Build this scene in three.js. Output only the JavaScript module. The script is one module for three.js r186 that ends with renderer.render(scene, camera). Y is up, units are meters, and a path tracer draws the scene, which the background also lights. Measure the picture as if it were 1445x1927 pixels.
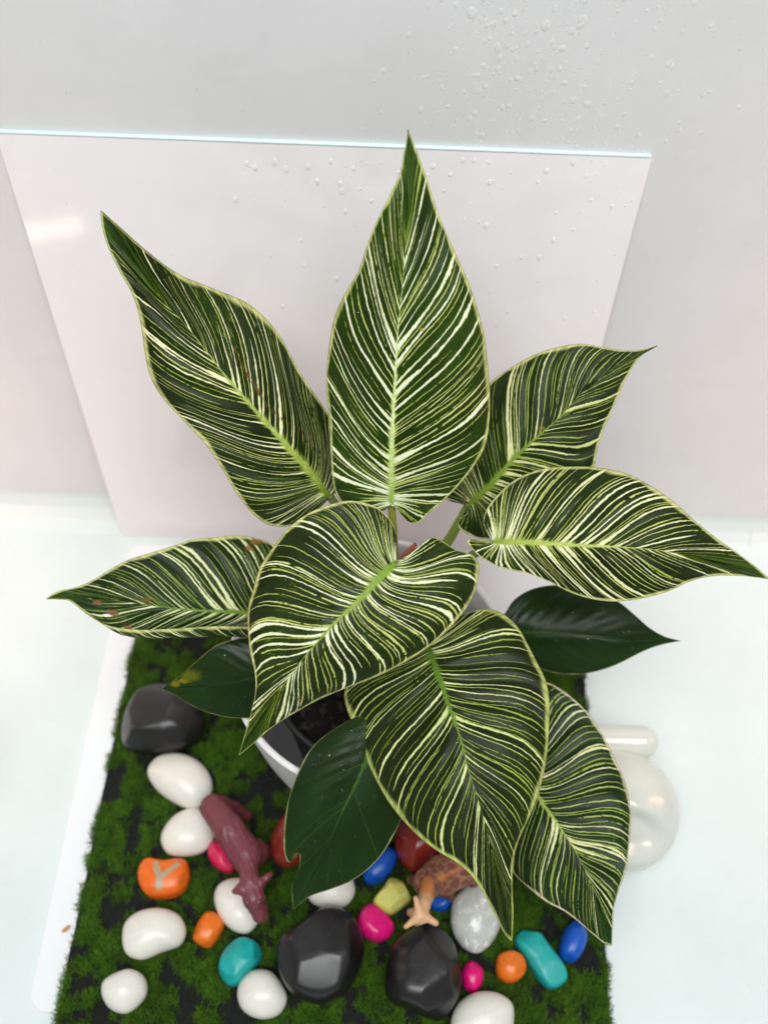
import * as THREE from 'three';
import { MarchingCubes } from 'three/addons/objects/MarchingCubes.js';
import { RoundedBoxGeometry } from 'three/addons/geometries/RoundedBoxGeometry.js';
import { mergeGeometries, mergeVertices, toCreasedNormals } from 'three/addons/utils/BufferGeometryUtils.js';
import { RectAreaLightUniformsLib } from 'three/addons/lights/RectAreaLightUniformsLib.js';

// ---------------------------------------------------------------- camera, light, exposure
const scene = new THREE.Scene();
scene.background = new THREE.Color().setRGB(0.27, 0.262, 0.266);
const PW = 1445, PH = 1927, FPX = 1810;                     // the photograph's pixels, focal length in them
const camera = new THREE.PerspectiveCamera(2 * Math.atan(PH / 2 / FPX) * 180 / Math.PI, PW / PH, 0.01, 30);
camera.position.set(0, 0.6, 0);
camera.rotation.order = 'YXZ';
camera.rotation.set(-55 * Math.PI / 180, 0, 2.15 * Math.PI / 180);
camera.focus = 0.443; camera.userData.fStop = 5.8;
camera.updateMatrixWorld(true);
scene.add(camera);
const renderer = new THREE.WebGLRenderer({ antialias: true });
renderer.toneMapping = THREE.LinearToneMapping;
renderer.toneMappingExposure = 1.0;
renderer.shadowMap.enabled = true;
RectAreaLightUniformsLib.init();
function areaLamp(name, pos, look, w, h, color, power, label) {
  const l = new THREE.RectAreaLight(new THREE.Color().setRGB(...color), power, w, h);
  l.position.set(...pos); l.lookAt(...look); scene.add(l);
  const g = new THREE.Group(); g.name = name; g.position.set(...pos); g.lookAt(...look);
  const dir = new THREE.Vector3(...look).sub(g.position).normalize();
  g.position.addScaledVector(dir, -0.012); g.rotateY(0);
  g.userData = { label, category: 'light' };
  const frame = new THREE.Mesh(new RoundedBoxGeometry(w + 0.3 * Math.min(h, 0.13), h + 0.3 * Math.min(h, 0.13), 0.04, 2, 0.002), new THREE.MeshStandardMaterial({ color: 0xdddddd, roughness: 0.5 }));
  frame.name = 'frame'; frame.position.z = -0.024;
  const glow = new THREE.Mesh(new THREE.BoxGeometry(w, h, 0.006), new THREE.MeshStandardMaterial({ color: 0xffffff, emissive: new THREE.Color().setRGB(...color), emissiveIntensity: 2.2, roughness: 0.6 }));
  glow.name = 'diffuser'; glow.position.z = 0.001;
  g.add(frame, glow); scene.add(g);
}
areaLamp('ceiling_light', [0.05, 1.95, 0.45], [0.0, 0.1, -0.25], 1.5, 1.0, [0.955, 1.0, 0.99], 6.2, 'white ceiling light panel high above the potted plant');

areaLamp('warm_light', [-0.37, 0.15, -0.26], [-0.25, 0.14, -0.416], 0.07, 0.14, [1.0, 0.48, 0.32], 2.6, 'small warm light standing left of the display, facing the back wall');
areaLamp('warm_light_001', [0.40, 0.20, -0.24], [0.27, 0.20, -0.416], 0.08, 0.16, [1.0, 0.50, 0.36], 2.6, 'small warm light standing right of the display, facing the back wall');

// ---------------------------------------------------------------- helpers
const V3 = (x, y, z) => new THREE.Vector3(x, y, z);
let seed = 7;
function rnd() { seed |= 0; seed = seed + 0x6D2B79F5 | 0; let t = Math.imul(seed ^ seed >>> 15, 1 | seed); t = t + Math.imul(t ^ t >>> 7, 61 | t) ^ t; return ((t ^ t >>> 14) >>> 0) / 4294967296; }
const rr = (a, b) => a + (b - a) * rnd();
const clamp = (x, a = 0, b = 1) => Math.min(b, Math.max(a, x));
const sstep = (a, b, x) => { const t = clamp((x - a) / (b - a)); return t * t * (3 - 2 * t); };
const lerp = (a, b, t) => a + (b - a) * t;
function h2(x, y, s) { let h = Math.imul(x, 374761393) + Math.imul(y, 668265263) + Math.imul(s, 974634777); h = Math.imul(h ^ h >>> 13, 1274126177); return ((h ^ h >>> 16) >>> 0) / 4294967296; }
function n2(x, y, s = 0) {
  const xi = Math.floor(x), yi = Math.floor(y); let fx = x - xi, fy = y - yi; fx = fx * fx * (3 - 2 * fx); fy = fy * fy * (3 - 2 * fy);
  return lerp(lerp(h2(xi, yi, s), h2(xi + 1, yi, s), fx), lerp(h2(xi, yi + 1, s), h2(xi + 1, yi + 1, s), fx), fy);
}
function n3(x, y, z, s = 0) { const zi = Math.floor(z); let f = z - zi; f = f * f * (3 - 2 * f); return lerp(n2(x, y, s + zi * 57), n2(x, y, s + (zi + 1) * 57), f); }
const fbm = (x, y, s = 0, o = 4) => { let a = 0, w = 0.5, t = 0; for (let i = 0; i < o; i++) { a += w * n2(x, y, s + i * 11); t += w; x *= 2.03; y *= 2.03; w *= 0.5; } return a / t; };
function at(px, py, d) { return V3((px - PW / 2) / FPX * d, -(py - PH / 2) / FPX * d, -d).applyMatrix4(camera.matrixWorld); }
function onPlane(px, py, y) { const p = at(px, py, 1).sub(camera.position); return camera.position.clone().addScaledVector(p, (y - camera.position.y) / p.y); }
function onWall(px, py, z) { const p = at(px, py, 1).sub(camera.position); return camera.position.clone().addScaledVector(p, (z - camera.position.z) / p.z); }
const used = {};
function numbered(n) { const k = used[n] = (used[n] ?? -1) + 1; return k ? `${n}_${String(k).padStart(3, '0')}` : n; }
function tag(o, label, category, group, kind) { o.userData.label = label; if (category) o.userData.category = category; if (group) o.userData.group = group; if (kind) o.userData.kind = kind; return o; }
function mesh(name, g, m, parent = scene) { const o = new THREE.Mesh(g, m); o.name = parent === scene ? numbered(name) : name; o.castShadow = o.receiveShadow = true; parent.add(o); return o; }
function group(name, pos, label, category, grp) { const g = new THREE.Group(); g.name = numbered(name); if (pos) g.position.copy(pos); scene.add(g); tag(g, label, category, grp); return g; }
function mat(rgb, rough = 0.5, extra = {}) { return new THREE.MeshPhysicalMaterial({ color: new THREE.Color().setRGB(...rgb), roughness: rough, ...extra }); }
function tex(w, h, fn, srgb = true) {
  const d = new Uint8Array(w * h * 4);
  for (let y = 0; y < h; y++) for (let x = 0; x < w; x++) { const c = fn(x / w, y / h); const i = (y * w + x) * 4; d[i] = clamp(c[0], 0, 255); d[i + 1] = clamp(c[1], 0, 255); d[i + 2] = clamp(c[2], 0, 255); d[i + 3] = c[3] ?? 255; }
  const t = new THREE.DataTexture(d, w, h, THREE.RGBAFormat); t.magFilter = t.minFilter = THREE.LinearFilter; t.wrapS = t.wrapT = THREE.RepeatWrapping;
  if (srgb) t.colorSpace = THREE.SRGBColorSpace; t.needsUpdate = true; return t;
}
function curve2(pts, n, closed = false) {                  // smooth 2-D curve, n+1 points even along its length
  const c = new THREE.CatmullRomCurve3(pts.map(p => V3(p[0], p[1], 0)), closed, 'centripetal');
  c.arcLengthDivisions = 600; return c.getSpacedPoints(n).map(p => [p.x, p.y]);
}
function gridGeo(P, cols, rows, uvf, closedU = false) {
  const pos = [], uv = [], idx = [];
  for (let j = 0; j < rows; j++) for (let i = 0; i < cols; i++) { const p = P(i, j); pos.push(p.x, p.y, p.z); const t = uvf ? uvf(i, j) : [i / (cols - 1), j / (rows - 1)]; uv.push(t[0], t[1]); }
  for (let j = 0; j < rows - 1; j++) for (let i = 0; i < cols - 1; i++) { const a = j * cols + i, b = a + 1, c = a + cols, d = c + 1; idx.push(a, b, d, a, d, c); }
  const g = new THREE.BufferGeometry(); g.setAttribute('position', new THREE.Float32BufferAttribute(pos, 3)); g.setAttribute('uv', new THREE.Float32BufferAttribute(uv, 2)); g.setIndex(idx); g.computeVertexNormals(); return g;
}
function tube(pts, r0, r1, seg = 24, rad = 12) {
  const c = new THREE.CatmullRomCurve3(pts, false, 'centripetal'), fr = c.computeFrenetFrames(seg, false), P = [];
  const q = []; for (let i = 0; i <= seg; i++) q.push(c.getPointAt(i / seg));
  return gridGeo((i, j) => { const a = i / rad * Math.PI * 2, r = lerp(r0, r1, j / seg); return q[j].clone().addScaledVector(fr.normals[j], Math.cos(a) * r).addScaledVector(fr.binormals[j], Math.sin(a) * r); }, rad + 1, seg + 1);
}
function flesh(bones, cell, k = 0.004) {                   // one continuous surface round tapered bones
  const lo = V3(1e9, 1e9, 1e9), hi = V3(-1e9, -1e9, -1e9);
  for (const b of bones) for (const [p, r] of [[b[0], b[2]], [b[1], b[3]]]) { lo.min(p.clone().subScalar(r + 0.004)); hi.max(p.clone().addScalar(r + 0.004)); }
  const size = Math.max(hi.x - lo.x, hi.y - lo.y, hi.z - lo.z), res = Math.min(110, Math.ceil(size / cell)), c = lo.clone().add(hi).multiplyScalar(0.5);
  const mc = new MarchingCubes(res, new THREE.MeshBasicMaterial(), false, false, 400000); mc.isolation = 0;
  const half = res / 2;
  for (let z = 0; z < res; z++) for (let y = 0; y < res; y++) for (let x = 0; x < res; x++) {
    const p = V3((x - half) / half, (y - half) / half, (z - half) / half).multiplyScalar(size / 2).add(c); let s = 0;
    for (const b of bones) {
      const ab = b[1].clone().sub(b[0]), t = clamp(p.clone().sub(b[0]).dot(ab) / Math.max(1e-12, ab.lengthSq())), d = p.distanceTo(b[0].clone().addScaledVector(ab, t)) - lerp(b[2], b[3], t);
      s += Math.exp(-d / k);
    }
    mc.field[x + y * res + z * res * res] = -(-k * Math.log(s + 1e-30));
  }
  mc.update();
  const n = mc.count, g = new THREE.BufferGeometry(), a = new Float32Array(n * 3);
  for (let i = 0; i < n; i++) { a[i * 3] = mc.positionArray[i * 3] * size / 2 + c.x; a[i * 3 + 1] = mc.positionArray[i * 3 + 1] * size / 2 + c.y; a[i * 3 + 2] = mc.positionArray[i * 3 + 2] * size / 2 + c.z; }
  g.setAttribute('position', new THREE.BufferAttribute(a, 3));
  const m = mergeVertices(g, 1e-6); m.computeVertexNormals(); return m;
}

// ---------------------------------------------------------------- the setting: floor, wall, acrylic sheets
const WALLZ = -0.411;
const speck = tex(1024, 1024, (x, y) => {
  const b = fbm(x * 14, y * 14, 3, 4), s = n2(x * 300, y * 300, 9) > 0.985 && n2(x * 20, y * 20, 5) > 0.6 ? 26 : 0, sm = sstep(0.62, 0.9, fbm(x * 26, y * 34, 21, 4)) * 3;
  const v = 240 - 6 * b - s - sm; return [v - 3, v + 1, v];
});
{
  const fm = mat([0.855, 0.90, 0.895], 0.3, { map: speck });
  const uvm = g => { const p = g.attributes.position, u = g.attributes.uv; for (let i = 0; i < p.count; i++) u.setXY(i, p.getX(i) / 0.4, (p.getZ(i) + p.getY(i)) / 0.4); return g; };
  const CR = 0.024, prof = [[0.7, -0.03], [0.7, 0]]; for (let k = 0; k <= 20; k++) { const a = k / 20 * Math.PI / 2; prof.push([WALLZ + CR - Math.sin(a) * CR, CR - Math.cos(a) * CR]); } prof.push([WALLZ - 0.02, CR], [WALLZ - 0.02, -0.03]);
  const sweep = pr => { const g = new THREE.ExtrudeGeometry(new THREE.Shape(pr.map(p => new THREE.Vector2(p[0], p[1]))), { depth: 1.8, bevelEnabled: false }); g.rotateY(-Math.PI / 2); g.translate(0.9, 0, 0); return uvm(toCreasedNormals(g, 0.5)); };
  const f = mesh('floor', sweep(prof), fm); tag(f, 'smooth white floor of the display curving up into the back wall', null, null, 'structure');
  const wb = new RoundedBoxGeometry(1.8, 0.56, 0.02, 2, 0.0006); wb.translate(0, CR + 0.2802, WALLZ - 0.0098);
  const w = mesh('wall', uvm(wb), mat([0.895, 0.862, 0.882], 0.3, { map: speck })); tag(w, 'glossy pale grey back wall with sprayed water drops', null, null, 'structure');
}
const acrylicMap = tex(512, 512, (x, y) => { const v = 247 + 4 * (fbm(x * 10, y * 10, 31) - 0.5) - (n2(x * 250, y * 250, 14) > 0.994 ? 30 : 0); return [v, v - 1, v]; });
function roundedSheet(w, h, t, r) {
  const s = new THREE.Shape(); s.moveTo(r, 0); s.lineTo(w - r, 0); s.absarc(w - r, r, r, -Math.PI / 2, 0); s.lineTo(w, h - r); s.absarc(w - r, h - r, r, 0, Math.PI / 2); s.lineTo(r, h); s.absarc(r, h - r, r, Math.PI / 2, Math.PI); s.lineTo(0, r); s.absarc(r, r, r, Math.PI, Math.PI * 1.5);
  const g = new THREE.ExtrudeGeometry(s, { depth: t - 0.0008, bevelEnabled: true, bevelThickness: 0.0004, bevelSize: 0.0004, bevelOffset: -0.0004, bevelSegments: 2, curveSegments: 10 });
  const p = g.attributes.position, u = g.attributes.uv; for (let i = 0; i < p.count; i++) u.setXY(i, p.getX(i) / 0.3, p.getY(i) / 0.3); return g;
}
{
  const a = onPlane(258, 1013, 0.001), b = onWall(1227, 303, WALLZ + 0.0042), tl = onWall(-10, 258, WALLZ + 0.0042);
  const w = b.x - tl.x, h = 0.5 * (b.y + tl.y) ;
  const o = mesh('acrylic_sheet', roundedSheet(w, Math.hypot(h, a.z - b.z), 0.0022, 0.0015), mat([0.975, 0.957, 0.963], 0.1, { map: acrylicMap }));
  o.position.set(tl.x, 0.0006, a.z - 0.004); o.rotation.x = -Math.atan2(a.z - b.z, h);
  const ed = mesh('top_edge', new RoundedBoxGeometry(w - 0.001, 0.0010, 0.0022, 2, 0.0003), mat([0.72, 0.92, 0.93], 0.2), o); ed.position.set(w / 2, Math.hypot(h, a.z - b.z) + 0.0004, 0.0011);
  tag(o, 'square white acrylic sheet leaning upright against the back wall', 'acrylic sheet');
  // a small warm strip light stands where the panel mirrors it at its upper left
  o.updateMatrixWorld(true);
  const nn = V3(0, 0, 1).transformDirection(o.matrixWorld), q0 = V3(0, 0, 0.0022).applyMatrix4(o.matrixWorld), ry = at(93, 434, 1).sub(camera.position).normalize(), hit = camera.position.clone().addScaledVector(ry, q0.sub(camera.position).dot(nn) / ry.dot(nn)), lp = hit.clone().addScaledVector(ry.clone().reflect(nn), 0.26);
  areaLamp('strip_light', lp.toArray(), hit.toArray(), 0.05, 0.012, [1.0, 0.62, 0.46], 7.0, 'short warm strip light left of the display, mirrored in the acrylic panel');
  const c = onPlane(262, 1024, 0.003), d = onPlane(24, 1903, 0.003), e = onPlane(1075, 1060, 0.003);
  const s = mesh('acrylic_sheet', roundedSheet(e.x - c.x, d.z - c.z, 0.003, 0.012), mat([0.90, 0.925, 0.94], 0.14, { map: acrylicMap }));
  s.rotation.x = -Math.PI / 2; s.position.set((c.x + d.x) / 2, 0.0007, d.z);
  s.rotation.z = Math.atan2(c.x - d.x, d.z - c.z) * -1 * 0; 
  tag(s, 'flat white acrylic sheet with rounded corners lying under the moss mat', 'acrylic sheet');
}

// ---------------------------------------------------------------- moss mat
const TL = onPlane(262, 1165, 0.006), TR = onPlane(1093, 1203, 0.006), BL = onPlane(60, 2150, 0.006), BR = onPlane(1165, 2150, 0.006);
const matAt = (a, b, y) => { const l = TL.clone().lerp(BL, b), r = TR.clone().lerp(BR, b); const p = l.lerp(r, a); p.y = y; return p; };
{
  const g = group('moss_mat', null, 'artificial green moss mat on a black backing under the pot and stones', 'moss mat');
  const N = 60, wob = (t, s) => (fbm(t * 14, 0.5, s, 3) - 0.5) * 0.006;
  const pts = []; for (let i = 0; i <= N; i++) pts.push(matAt(wob(i / N, 1), i / N, 0)); for (let i = 1; i <= 20; i++) pts.push(matAt(i / 20, 1, 0)); for (let i = N; i >= 0; i--) pts.push(matAt(1 + wob(i / N, 2), i / N, 0)); for (let i = 19; i >= 1; i--) pts.push(matAt(i / 20, wob(i / 20, 3), 0));
  const sh = new THREE.Shape(pts.map(p => new THREE.Vector2(p.x, -p.z)));
  const eg = new THREE.ExtrudeGeometry(sh, { depth: 0.0025, bevelEnabled: false }); eg.rotateX(-Math.PI / 2); eg.translate(0, 0.0041, 0);
  const bt = tex(256, 256, (x, y) => { const v = 8 + 12 * fbm(x * 40, y * 40, 2); return [v, v + 2, v]; });
  const p = eg.attributes.position, u = eg.attributes.uv; for (let i = 0; i < p.count; i++) u.setXY(i, p.getX(i) / 0.06, p.getZ(i) / 0.06);
  mesh('backing', eg, mat([1, 1, 1], 0.95, { map: bt }), g);
  // moss fibres, tufted where the flocking is thick
  const blade = (() => {
    const P = [[-1, 0, 0], [1, 0, 0], [-0.75, 0.45, 0.10], [0.75, 0.45, 0.10], [-0.4, 0.8, 0.3], [0.4, 0.8, 0.3], [0, 1, 0.5]], w = 0.00022;
    const b = new THREE.BufferGeometry(); b.setAttribute('position', new THREE.Float32BufferAttribute(P.flatMap(q => [q[0] * w, q[1], q[2]]), 3)); b.setIndex([0, 1, 3, 0, 3, 2, 2, 3, 5, 2, 5, 4, 4, 5, 6]); b.computeVertexNormals(); return b;
  })();
  const M = [], C = [], q = new THREE.Object3D(), col = new THREE.Color();
  for (let k = 0; k < 420000 && M.length < 230000; k++) {
    const a = rr(-0.004, 1.012), b = rnd() * 0.92, p0 = matAt(a, b, 0.0064), px = p0.x, pz = p0.z;
    const wl = wob(b, 1), wr = 1 + wob(b, 2); if (a < wl - 0.004 || a > wr + 0.004) continue;
    const dn = fbm(px * 125 + 40, pz * 125 + 40, 12, 3), fine = n2(px * 320, pz * 320, 31), d = sstep(0.375, 0.475, dn + 0.14 * (fine - 0.5));
    if (rnd() > 0.16 + 0.84 * d) continue;
    const len = lerp(0.0014, 0.0048, d) * rr(0.65, 1.15) * (0.7 + 0.6 * fine);
    q.position.copy(p0); q.rotation.set(rr(-0.5, 0.5), rnd() * 6.283, rr(-0.5, 0.5)); q.scale.set(rr(0.8, 1.5), len, len); q.updateMatrix();
    M.push(q.matrix.clone());
    const v = rr(0.7, 1.25) * lerp(0.18, 1.0, d) * (0.6 + 0.8 * n2(px * 160, pz * 160, 3)), yl = rnd() * 0.35; C.push([0.058 * v * (1 + yl), 0.165 * v, 0.003 * v]);
  }
  const im = new THREE.InstancedMesh(blade, new THREE.MeshPhysicalMaterial({ color: 0xffffff, roughness: 0.75, side: THREE.DoubleSide }), M.length);
  im.name = 'moss_fibre'; M.forEach((m, i) => { im.setMatrixAt(i, m); im.setColorAt(i, col.setRGB(...C[i])); }); im.userData.kind = 'stuff'; im.castShadow = im.receiveShadow = true; g.add(im);
}

// ---------------------------------------------------------------- pot and soil
const potC = onPlane(697, 1241, 0.125);
{
  const R = 0.0765;
  const prof = [[0, 0.0], [0.053, 0.0], [0.056, 0.002], [0.062, 0.03], [0.0695, 0.07], [0.0742, 0.105], [R - 0.0012, 0.1225], [R - 0.0006, 0.1243], [R - 0.0018, 0.1255], [R - 0.0036, 0.1250], [R - 0.0046, 0.1232], [0.0705, 0.105], [0.066, 0.07], [0.055, 0.01], [0, 0.008]].map(p => new THREE.Vector2(p[0], p[1]));
  const lath = new THREE.LatheGeometry(prof, 96);
  const o = mesh('white_pot', lath, mat([0.86, 0.84, 0.85], 0.22)); o.position.set(potC.x, 0.0068, potC.z);
  tag(o, 'glossy white round outer pot standing on the moss mat, holding a black nursery pot', 'pot');
  const n = group('nursery_pot', V3(potC.x + 0.003, 0.015, potC.z), 'black plastic nursery pot filled with dark soil, set inside the white pot', 'nursery pot');
  const np = [[0, 0.002], [0.044, 0.002], [0.046, 0.0], [0.056, 0.10], [0.0585, 0.101], [0.0588, 0.1035], [0.0575, 0.105], [0.0555, 0.1045], [0.0548, 0.1], [0.052, 0.06], [0, 0.06]].map(p => new THREE.Vector2(p[0], p[1]));
  mesh('shell', new THREE.LatheGeometry(np, 72), mat([0.014, 0.014, 0.015], 0.5), n);
  const soilTex = tex(512, 512, (x, y) => { const v = 10 + 18 * fbm(x * 30, y * 30, 6, 4), w = n2(x * 90, y * 90, 3) > 0.93 ? 40 : 0; return [v + w + 4, v * 0.85 + w * 0.6, v * 0.75 + w * 0.4]; });
  const sg = gridGeo((i, j) => { const a = i / 96 * Math.PI * 2, r = j / 40 * 0.0546, x = Math.cos(a) * r, z = Math.sin(a) * r; return V3(x, 0.080 + 0.006 * fbm(x * 90 + 9, z * 90 + 9, 5, 4) + 0.003 * n2(x * 600, z * 600, 2), z); }, 97, 41, (i, j) => { const a = i / 96 * Math.PI * 2, r = j / 40; return [0.5 + Math.cos(a) * r * 0.5, 0.5 + Math.sin(a) * r * 0.5]; });
  mesh('soil', sg, mat([0.5, 0.5, 0.5], 0.95, { map: soilTex }), n);
  const bits = [], bc = [[0.05, 0.03, 0.018], [0.09, 0.05, 0.03], [0.03, 0.02, 0.014]];
  const crumbs = []; for (let k = 0; k < 160; k++) { const a = rnd() * 6.283, r = Math.sqrt(rnd()) * 0.052, gg = new THREE.IcosahedronGeometry(rr(0.0008, 0.0024), 1); gg.scale(rr(0.6, 1.8), rr(0.5, 1), rr(0.6, 1.3)); gg.rotateY(rnd() * 6); gg.translate(Math.cos(a) * r, 0.0865, Math.sin(a) * r); crumbs.push(gg); }
  const cm = mesh('soil_crumbs', mergeGeometries(crumbs), mat([0.035, 0.022, 0.015], 0.9), n); cm.userData.kind = 'stuff';
}

// ---------------------------------------------------------------- the plant
const plant = group('variegated_plant', V3(potC.x + 0.012, 0.095, potC.z - 0.002), 'leafy potted plant with dark green leaves striped in cream, growing in the white pot', 'plant');
plant.updateMatrixWorld(true);
const inPlant = plant.matrixWorld.clone().invert();
function addPart(name, g, m, parent = plant) { if (parent === plant) g.applyMatrix4(inPlant); return mesh(name, g, m, parent); }
const roughTex = tex(512, 512, (x, y) => { const a = fbm(x * 5, y * 5, 41, 4), s = n2(x * 120, y * 60, 7) > 0.95 ? -70 : 0; const v = 120 + 90 * (a - 0.5) + s + 24 * (n2(x * 200, y * 200, 2) - 0.5); return [v, v, v]; }, false);
const stripesOf = (rand, n) => {                          // one half of a leaf: broad and fine stripes along its veins
  const out = []; let u = 0.0;
  while (u < 1) {
    const big = rand() < 0.27, w = big ? lerp(0.0024, 0.0066, rand() ** 1.5) : lerp(0.0010, 0.0026, rand() * rand());
    out.push({ u, w, big, a: big ? lerp(0.85, 1, rand()) : lerp(0.55, 0.92, rand()), k: rand() * 900, t0: !big && rand() < 0.3 ? rand() * 0.35 : 0, t1: rand() < (big ? 0.15 : 0.3) ? lerp(0.55, 1, rand()) : 1.1 });
    u += lerp(0.4, 1.7, rand()) / n + w;
  }
  return out;
};
function leafTexture(o, px) {
  const W = 1024, H = 512, d = new Uint8Array(W * H * 4), I = new Float32Array(W * H), B = new Float32Array(W * H);
  let s0 = o.seed * 7919 + 13; const rand = () => { s0 = Math.imul(s0 ^ s0 >>> 15, 2246822519) + 0x9E3779B9 | 0; let t = s0 ^ s0 >>> 13; t = Math.imul(t, 3266489917); return ((t ^ t >>> 16) >>> 0) / 4294967296; };
  for (const half of [0, 1]) for (const st of stripesOf(rand, o.n)) for (let r = 0; r < H / 2; r++) {
    const t = (r + 0.5) / (H / 2), row = half ? H / 2 + r : H / 2 - 1 - r;
    let c = st.u + 0.007 * (n2(t * 3.2, st.k) - 0.5) + 0.0022 * (n2(t * 22, st.k + 5) - 0.5);
    const base = Math.exp(-(((c - 0.12) / 0.17) ** 2)) * Math.exp(-((t / 0.55) ** 2)), tip = 1 - sstep(o.tip, Math.min(1, o.tip + 0.2), c);
    let w = st.w * o.wide * (1 + o.white * 1.6 * base) * (st.big ? 1.15 - 0.5 * Math.sin(t * 3.1) + 0.5 * Math.exp(-((t / 0.16) ** 2)) : 1 + 0.5 * Math.exp(-((t / 0.12) ** 2)));
    w *= clamp((st.t1 - t) / 0.3 + 0.1) * (st.big ? lerp(0.55, 1.15, n2(t * 2.3, st.k + 61)) : 1);
    w *= 0.55 + 0.6 * n2(t * 7, st.k + 9) + 0.4 * n2(t * 44, st.k + 3);
    let a = st.a * (st.big ? 1 : sstep(0.14, 0.40, n2(t * 9, st.k + 20) * 0.7 + 0.3 * n2(t * 40, st.k + 30) + 0.25 * base * o.white + 0.06)) * sstep(st.t0 - 0.08, st.t0 + 0.02, t) * (1 - sstep(st.t1 - (st.big ? 0.02 : 0.06), st.t1, t)) * lerp(0.12, 1, tip) * o.amount;
    if (st.big && tip < 0.6) w *= lerp(0.45, 1, tip);
    const e = w * 2.1, i0 = Math.max(0, Math.floor((c - e) * W)), i1 = Math.min(W - 1, Math.ceil((c + e) * W));
    for (let i = i0; i <= i1; i++) { const u = (i + 0.5) / W, q = Math.abs(u - c) / w, j = 0.32 * (n2(t * 60, u * 700, 4) - 0.5), v = a * (1 - sstep(0.65 + j, 1.7 + j, q)), id = row * W + i; if (v > I[id]) { I[id] = v; } B[id] = Math.max(B[id], st.big ? v : v * 0.80 + 0.2 * v * base * o.white); }
  }
  const lin = (a, b, t) => [lerp(a[0], b[0], t), lerp(a[1], b[1], t), lerp(a[2], b[2], t)];
  const spots = (o.spots ?? []);
  for (let y = 0; y < H; y++) for (let x = 0; x < W; x++) {
    const id = y * W + x, u = (x + 0.5) / W, v = (y + 0.5) / H, t = Math.abs(v * 2 - 1);
    const nz = fbm(u * 7, v * 5, o.seed, 3), fib = n2(u * 420, v * 24, o.seed + 3);
    let c = lin(o.dark, o.green, clamp(0.25 + 0.9 * (nz - 0.5) + 0.35 * (fib - 0.5) + sstep(o.tip, 1, u) * 0.55));
    let k = I[id]; const b = B[id];
    // lighter cells bridging the stripes
    k = Math.max(k, o.amount * 0.26 * sstep(0.8, 0.92, n2(u * 260, v * 34, o.seed + 8) * 0.75 + nz * 0.3));
    c = lin(c, o.mid, sstep(0.0, 0.42, k)); c = lin(c, o.pale, sstep(0.36, 0.72, k)); c = lin(c, o.cream, sstep(0.55, 0.95, b));
    if (o.white) { const wb = o.white * Math.exp(-(((u - 0.10) / 0.16) ** 2)) * Math.exp(-((t / 0.7) ** 2)) * sstep(0.25, 0.75, n2(u * 60, v * 7, 3)); c = lin(c, [206, 226, 178], clamp(wb * 0.55)); }
    // margin
    const mw = o.margin * (0.35 + 1.3 * n2(u * 26, v > 0.5 ? 1.5 : 7.5, o.seed + 2)), me = sstep(1 - mw * 1.5, 1 - mw * 0.55, t); c = lin(c, o.edge, me * (0.65 + 0.35 * n2(u * 160, v * 3, 9))); c = lin(c, [112, 104, 52], sstep(0.988, 0.998, t) * 0.7);
    // midrib
    const rw = lerp(o.rib, o.rib * 0.2, clamp(u * 1.2)), ri = 1 - sstep(rw * 0.25, rw * (0.8 + 1.3 * n2(u * 150, v > 0.5 ? 3 : 8, 5) ** 2), t); const rc = lin(o.ribA, o.ribB, sstep(0.1, 0.55, u) + 0.9 * (n2(u * 240, v * 160, 6) - 0.5));
    c = lin(c, rc, ri * (1 - sstep(0.8, 0.95, u)));
    let al = 255;
    for (const s of spots) { const q = px(u, v); const nn = 0.4 + 1.2 * n2(u * 220, v * 60, 17), dd = Math.hypot((q[0] - s[0]) / s[2], (q[1] - s[1]) / (s[3])); if (dd < 1.6) { if (s[5]) { if (dd < 0.75 + 0.4 * (nn - 1)) al = 0; } else c = lin(c, s[4], (1 - sstep(0.5, 1.25, dd * (0.45 + 0.7 * nn))) * 0.92); } }
    const gr = 5 * (n2(u * 500, v * 260, 77) - 0.5);
    d[id * 4] = clamp(c[0] + gr, 0, 255); d[id * 4 + 1] = clamp(c[1] + gr, 0, 255); d[id * 4 + 2] = clamp(c[2] + gr, 0, 255); d[id * 4 + 3] = al;
  }
  const tx = new THREE.DataTexture(d, W, H, THREE.RGBAFormat); tx.colorSpace = THREE.SRGBColorSpace; tx.magFilter = tx.minFilter = THREE.LinearFilter; tx.needsUpdate = true; return tx;
}
const LOOK = { n: 70, wide: 1, amount: 1, white: 0.4, tip: 0.9, margin: 0.052, rib: 0.1, dark: [25, 35, 8], green: [42, 66, 10], mid: [98, 120, 26], pale: [190, 192, 112], cream: [236, 230, 188], edge: [214, 210, 142], ribA: [110, 132, 38], ribB: [162, 178, 90] };
const DARK = { ...LOOK, n: 18, wide: 0.35, amount: 0.2, white: 0, margin: 0.014, rib: 0.06, dark: [22, 42, 13], green: [32, 58, 16], ribA: [52, 78, 26], ribB: [46, 70, 26], edge: [188, 190, 140], tip: 0.9 };
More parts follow.
